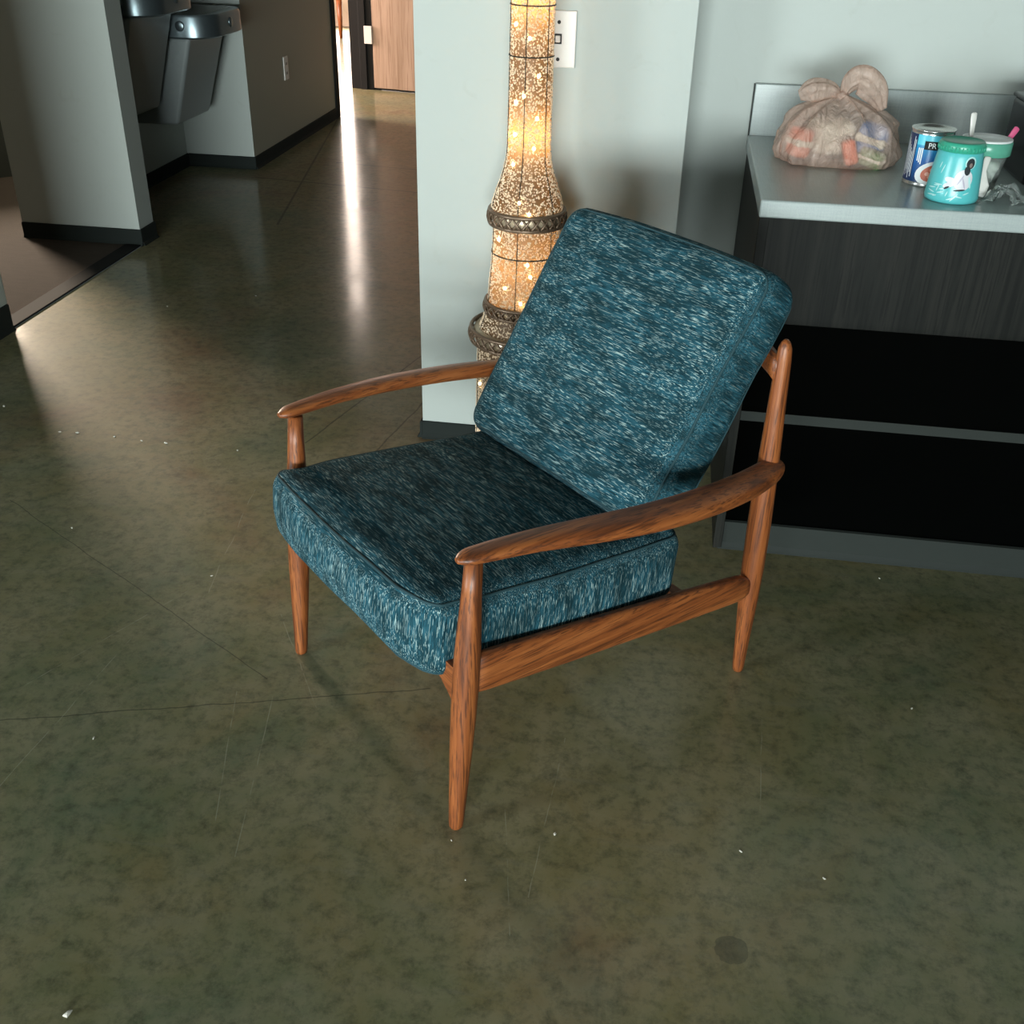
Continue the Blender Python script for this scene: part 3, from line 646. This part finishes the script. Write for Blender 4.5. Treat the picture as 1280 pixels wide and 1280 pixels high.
# clear cup with green collar
gm = NT('clear plastic'); gm.set(Base_Color=(.92, .97, .95), Roughness=.08, Transmission_Weight=.92); gm.b.inputs['IOR'].default_value = 1.15; M_CLEAR = gm.m
M_GREENT = NT('green translucent').set(Base_Color=(.16, .55, .40), Roughness=.25, Transmission_Weight=.35).m
CUP = empty('plastic_tub', (.688, 2.553, ZC)); tag(CUP, 'clear plastic tub with green rim holding white powder behind the jar', 'tub')
v, f = lathe([(.0, .001), (.034, .0), (.036, .004), (.050, .085), (.052, .088), (.050, .0885), (.0475, .085), (.034, .006), (.0, .004)], 36); mk('tub_wall', v, f, M_CLEAR, CUP)
v, f = lathe([(.0515, .078), (.0545, .080), (.0545, .106), (.052, .109), (.050, .108), (.050, .082)], 36); mk('rim_collar', v, f, M_GREENT, CUP)
v, f = lathe([(.049, .106), (.0525, .108), (.0525, .112), (.049, .113), (.046, .110)], 36); mk('white_rim', v, f, M_PWHITE, CUP)
V, F = lathe([(.0, .012), (.026, .012), (.034, .025), (.040, .048), (.036, .062), (.020, .068), (.0, .066)], 24)
V = [p+Vector((noise.noise(p*60), noise.noise(p*60+Vector((9, 0, 0))), noise.noise(p*50)))*.004 for p in V]; mk('powder', V, F, plain('white powder', (.80, .80, .76), .9), CUP)
def spoon(name, loc, rot, mat, label, L=.14):
    rings = [ell((0, 0, z), (wd, 0, 0), (0, th, 0), 12, .7) for z, wd, th in ((0, .012, .0012), (.006, .016, .0014), (.025, .018, .0016), (.042, .010, .002), (.055, .0045, .0022), (L*.7, .0050, .0022), (L*.92, .0072, .0022), (L*.985, .0070, .002), (L, .003, .0012))]
    v, f = loft(rings); o = mk(name, v, f, mat); o.location = loc; o.rotation_euler = rot; tag(o, label, 'spoon'); return o
M_PINK = plain('pink plastic', (.62, .10, .22), .35)
spoon('plastic_spoon', (.664, 2.560, ZC+.016), (R(-6), R(-3), R(20)), M_WHITE, 'white plastic spoon standing upright in the tub', .145)
spoon('plastic_spoon', (.690, 2.556, ZC+.022), (R(-4), R(30), R(10)), M_PINK, 'pink plastic spoon leaning right in the tub', .128)
spoon('plastic_spoon', (.672, 2.468, ZC+.004), (R(-22), R(4), R(-10)), M_WHITE, 'white plastic spoon propped between the jar and the tub', .085)
# crumpled clear wrapper in front of the tub
V, F = [], []
parts = []
for k, pts in enumerate(([(.700, 2.470, .003), (.715, 2.455, .028), (.735, 2.440, .016), (.742, 2.415, .004)], [(.690, 2.455, .003), (.700, 2.440, .022), (.690, 2.425, .010), (.668, 2.418, .004)], [(.715, 2.46, .004), (.728, 2.46, .034), (.752, 2.448, .018), (.762, 2.43, .004)])):
    C_ = catmull(pts, 8); rr = []
    for i, p in enumerate(C_):
        q = p+Vector((0, 0, ZC)); a = math.sin(i*.6+k)*.5; rr.append([q+Vector((.010*math.cos(a), .004, .010*math.sin(a))), q+Vector((0, -.002, .001)), q-Vector((.010*math.cos(a), -.004, .010*math.sin(a))), q+Vector((0, .003, -.0005))])
    parts.append(loft(rr))
v, f = merge(parts); wr = mk('clear_wrapper', v, f, M_CLEAR); tag(wr, 'crumpled clear plastic wrapper in front of the tub', 'wrapper')
# black upright case at the right end of the view
BK = empty('black_case', (.90, 2.72, ZC)); tag(BK, 'tall black glossy box at the right end of the countertop', 'box')
M_GLB = plain('gloss black', (.010, .010, .011), .25)
box('case_body', -.098, .10, -.11, .12, 0, .16, M_GLB, BK, .008); box('case_cap', -.101, .103, -.113, .123, .16, .17, M_GLB, BK, .004); box('chrome_strip', -.101, -.0975, -.112, -.108, .06, .16, M_TIN, BK)

# plastic carrier bag, knotted, with shopping inside
def bag_mat():
    t = NT('thin beige plastic'); n = t.noise(t.pos(), 9, 4, .6, 1.5); n2 = t.noise(t.pos((30, 30, 8)), 1, 4, .6, 2.0)
    t.set(Base_Color=t.mix(n, (.66, .47, .39), (.82, .64, .55)), Roughness=.25); t.b.inputs['Specular IOR Level'].default_value = .6
    t.bump(n2, 1.0, .02)
    tl = t.n('ShaderNodeBsdfTranslucent'); tl.inputs[0].default_value = (.75, .58, .48, 1); m1 = t.n('ShaderNodeMixShader'); m1.inputs[0].default_value = .3; t.l(t.b.outputs[0], m1.inputs[1]); t.l(tl.outputs[0], m1.inputs[2])
    tp = t.n('ShaderNodeBsdfTransparent'); tp.inputs[0].default_value = (1, .94, .90, 1); m2 = t.n('ShaderNodeMixShader'); t.l(t.ramp(n, [(.35, (.35, .35, .35)), (.6, (.62, .62, .62))]), m2.inputs[0]); t.l(m1.outputs[0], m2.inputs[1]); t.l(tp.outputs[0], m2.inputs[2])
    t.l(m2.outputs[0], t.t.nodes['Material Output'].inputs[0]); return t.m
M_BAG = bag_mat()
BG = empty('plastic_bag', (.405, 2.785, ZC)); tag(BG, 'knotted beige plastic carrier bag full of groceries on the counter', 'bag')
def bagpt(a, t):
    prof = [(0, .0, .002), (.10, .62, .001), (.20, .95, .004), (.30, 1.02, .022), (.45, .97, .055), (.60, .82, .090), (.74, .58, .118), (.86, .30, .136), (.95, .10, .147), (1, .07, .152)]
    for (t0, r0, z0), (t1, r1, z1) in zip(prof[:-1], prof[1:]):
        if t0 <= t <= t1: u = (t-t0)/(t1-t0); r, z = r0+(r1-r0)*u, z0+(z1-z0)*u; break
    ca_, sa_ = math.cos(a), math.sin(a); ex, ey = .150, .118
    x = math.copysign(abs(ca_)**.75, ca_)*ex*r; y = math.copysign(abs(sa_)**.8, sa_)*ey*r
    fold = max(0, (t-.35)/.65)*(.16*math.sin(a*9+1.3)+.11*math.sin(a*14+.5)+.08*math.sin(a*23))*min(1, (1-t)*4+.4)
    low = .10*noise.noise(Vector((ca_*1.6, sa_*1.6, t*3+2)))+.05*noise.noise(Vector((ca_*5, sa_*5, t*7)))+.025*abs(noise.noise(Vector((ca_*11, sa_*11, t*14))))
    crease = -.055*(1-abs(math.sin(a*6.5+2*noise.noise(Vector((ca_*2, sa_*2, t*2))))))**4*min(1, max(0, (t-.12)*4))
    k = 1+fold+crease+low*(1 if t > .12 else t/.12)
    shift = .012*t
    zz = z*(1-.10*max(0, ca_)*0)
    return Vector((x*k-shift, y*k, max(.0008, zz+(.014*noise.noise(Vector((ca_*2, sa_*2, 7)))*(t if t > .3 else 0)))))
NA, NTt = 120, 46
rings = [[bagpt(2*PI*j/NA, .03+.97*i/(NTt-1)) for j in range(NA)] for i in range(NTt)]
v, f = loft(rings); mk('bag_body', v, f, M_BAG, BG)
v, f = lathe([(.004, .140), (.013, .143), (.017, .150), (.015, .157), (.006, .162)], 16, (-.012, 0)); mk('knot', [p+Vector((noise.noise(p*90), noise.noise(p*90+Vector((3, 3, 3))), 0))*.004 for p in v], f, M_BAG, BG)
def ear(pts, wid, thick, ph):
    C_ = catmull(pts, 7); Q = catmull([Vector((a, b, 0)) for a, b in zip(wid, thick)], 7); rings = []; n = 28
    for i, c in enumerate(C_):
        t = (C_[min(i+1, len(C_)-1)]-C_[max(0, i-1)]).normalized(); sd = Vector((0, 1, 0)).cross(t).normalized() if abs(t.y) < .9 else Vector((1, 0, 0)); dp = t.cross(sd)
        rr = []
        for j in range(n):
            a = 2*PI*j/n; k = 1+.16*math.sin(5*a+ph)+.09*math.sin(9*a+i*.15); rr.append(c+sd*Q[i].x*math.cos(a)*k+dp*Q[i].y*math.sin(a)*k)
        rings.append(rr)
    v, f = loft(rings); return mk('bag_ear', v, f, M_BAG, BG)
ear([(-.014, 0, .148), (-.045, -.01, .160), (-.085, -.015, .158), (-.112, -.012, .146)], [.007, .020, .026, .012], [.007, .018, .024, .010], .4)
ear([(-.010, 0, .150), (.004, .0, .180), (.028, -.004, .190), (.062, -.012, .165), (.086, -.016, .125)], [.008, .022, .030, .028, .010], [.008, .016, .020, .018, .008], 2.1)
def pack(name, loc, rot, h, mat, label, cat, band=None):
    e = empty(name, (BG.location[0]+loc[0], BG.location[1]+loc[1], ZC+loc[2])); e.rotation_euler = rot; tag(e, label, cat)
    v, f = roundbox(h, min(h)*.6, 5); mk('pack_body', v, f, mat, e)
    if band: v, f = roundbox((h[0]*1.02, h[1]*1.03, h[2]*.28), min(h)*.26, 4); mk('printed_band', v, f, band, e)
    return e
M_CORAL = plain('coral wrapper', (.80, .22, .13), .4); M_BLUEP = plain('blue wrapper', (.04, .20, .50), .4); M_CREAM = plain('cream wrapper', (.80, .78, .68), .4); M_GREENP = plain('green wrapper', (.16, .28, .12), .4)
pack('snack_pack', (-.098, -.040, .045), (0, R(8), R(25)), (.022, .030, .034), M_CORAL, 'coral snack pack at the left inside the plastic bag', 'package', M_CREAM)
pack('snack_pack', (.018, -.074, .034), (0, R(-20), R(8)), (.016, .016, .030), M_CORAL, 'small coral pack at the front inside the plastic bag', 'package')
pack('milk_bag', (.072, -.026, .054), (R(-10), R(12), R(-20)), (.036, .030, .042), M_BLUEP, 'blue and white pack at the right inside the plastic bag', 'package', M_CREAM)
pack('bread_pack', (-.020, .020, .052), (0, 0, R(10)), (.055, .045, .040), M_CREAM, 'cream pack in the middle inside the plastic bag', 'package')
pack('herb_pack', (.072, -.074, .022), (0, R(10), R(-35)), (.030, .016, .020), M_GREENP, 'green pack low at the right inside the plastic bag', 'package', M_CREAM)

# ------------------------------------------------------------------ crumbs on the floor
random.seed(11)
M_CRUMB = plain('pale grit', (.62, .60, .52), .7)
for (x, y) in [(-1.778, 2.678), (-1.723, 2.683), (-1.601, 2.68), (-1.509, 2.67), (-1.432, 2.669), (-1.203, 2.665), (-1.463, 2.165), (-1.019, 2.02), (-.776, .873), (-1.026, 1.436), (-.232, 1.218), (.242, 1.363), (-.091, 1.346), (.384, 1.326), (.619, 2.31), (-.273, 1.30), (.615, 1.815), (-1.931, 3.791), (-1.633, 3.982), (-2.044, 2.814)]:
    s = random.uniform(.0015, .0034)*(1.5 if y > 2.5 else 1); n = 7; a0 = random.random()*6
    big = (x, y) == (-.776, .873)
    if big: s = .0065
    r1 = [random.uniform(.6, 1.2) for _ in range(n)]
    rings = [[Vector((k*s*1.5*r1[j]*math.cos(2*PI*j/n), k*s*.8*r1[j]*math.sin(2*PI*j/n), z*s)) for j in range(n)] for k, z in ((.8, 0), (1, .25), (.7, .6), (.2, .8))]
    v, f = loft(rings); o = mk('floor_crumb', v, f, M_CRUMB, None, False); o.location = (x, y, 0); o.rotation_euler = (0, 0, a0)
    where = 'lying alone at the very front left of the floor' if big else 'in the corridor beyond the doorway threshold' if y > 3 else 'on the floor left of the chair, level with its back' if y > 2.5 else 'on the floor left of the chair seat' if x < -1 and y > 1.9 else 'on the floor in front of the cabinet kick strip' if y > 1.8 else 'on the left foreground floor' if x < -.5 else 'on the floor in front of the near chair leg' if x < 0 else 'on the right foreground floor'
    tag(o, 'tiny pale crumb '+where, 'crumb', 'crumbs of grit on the floor')
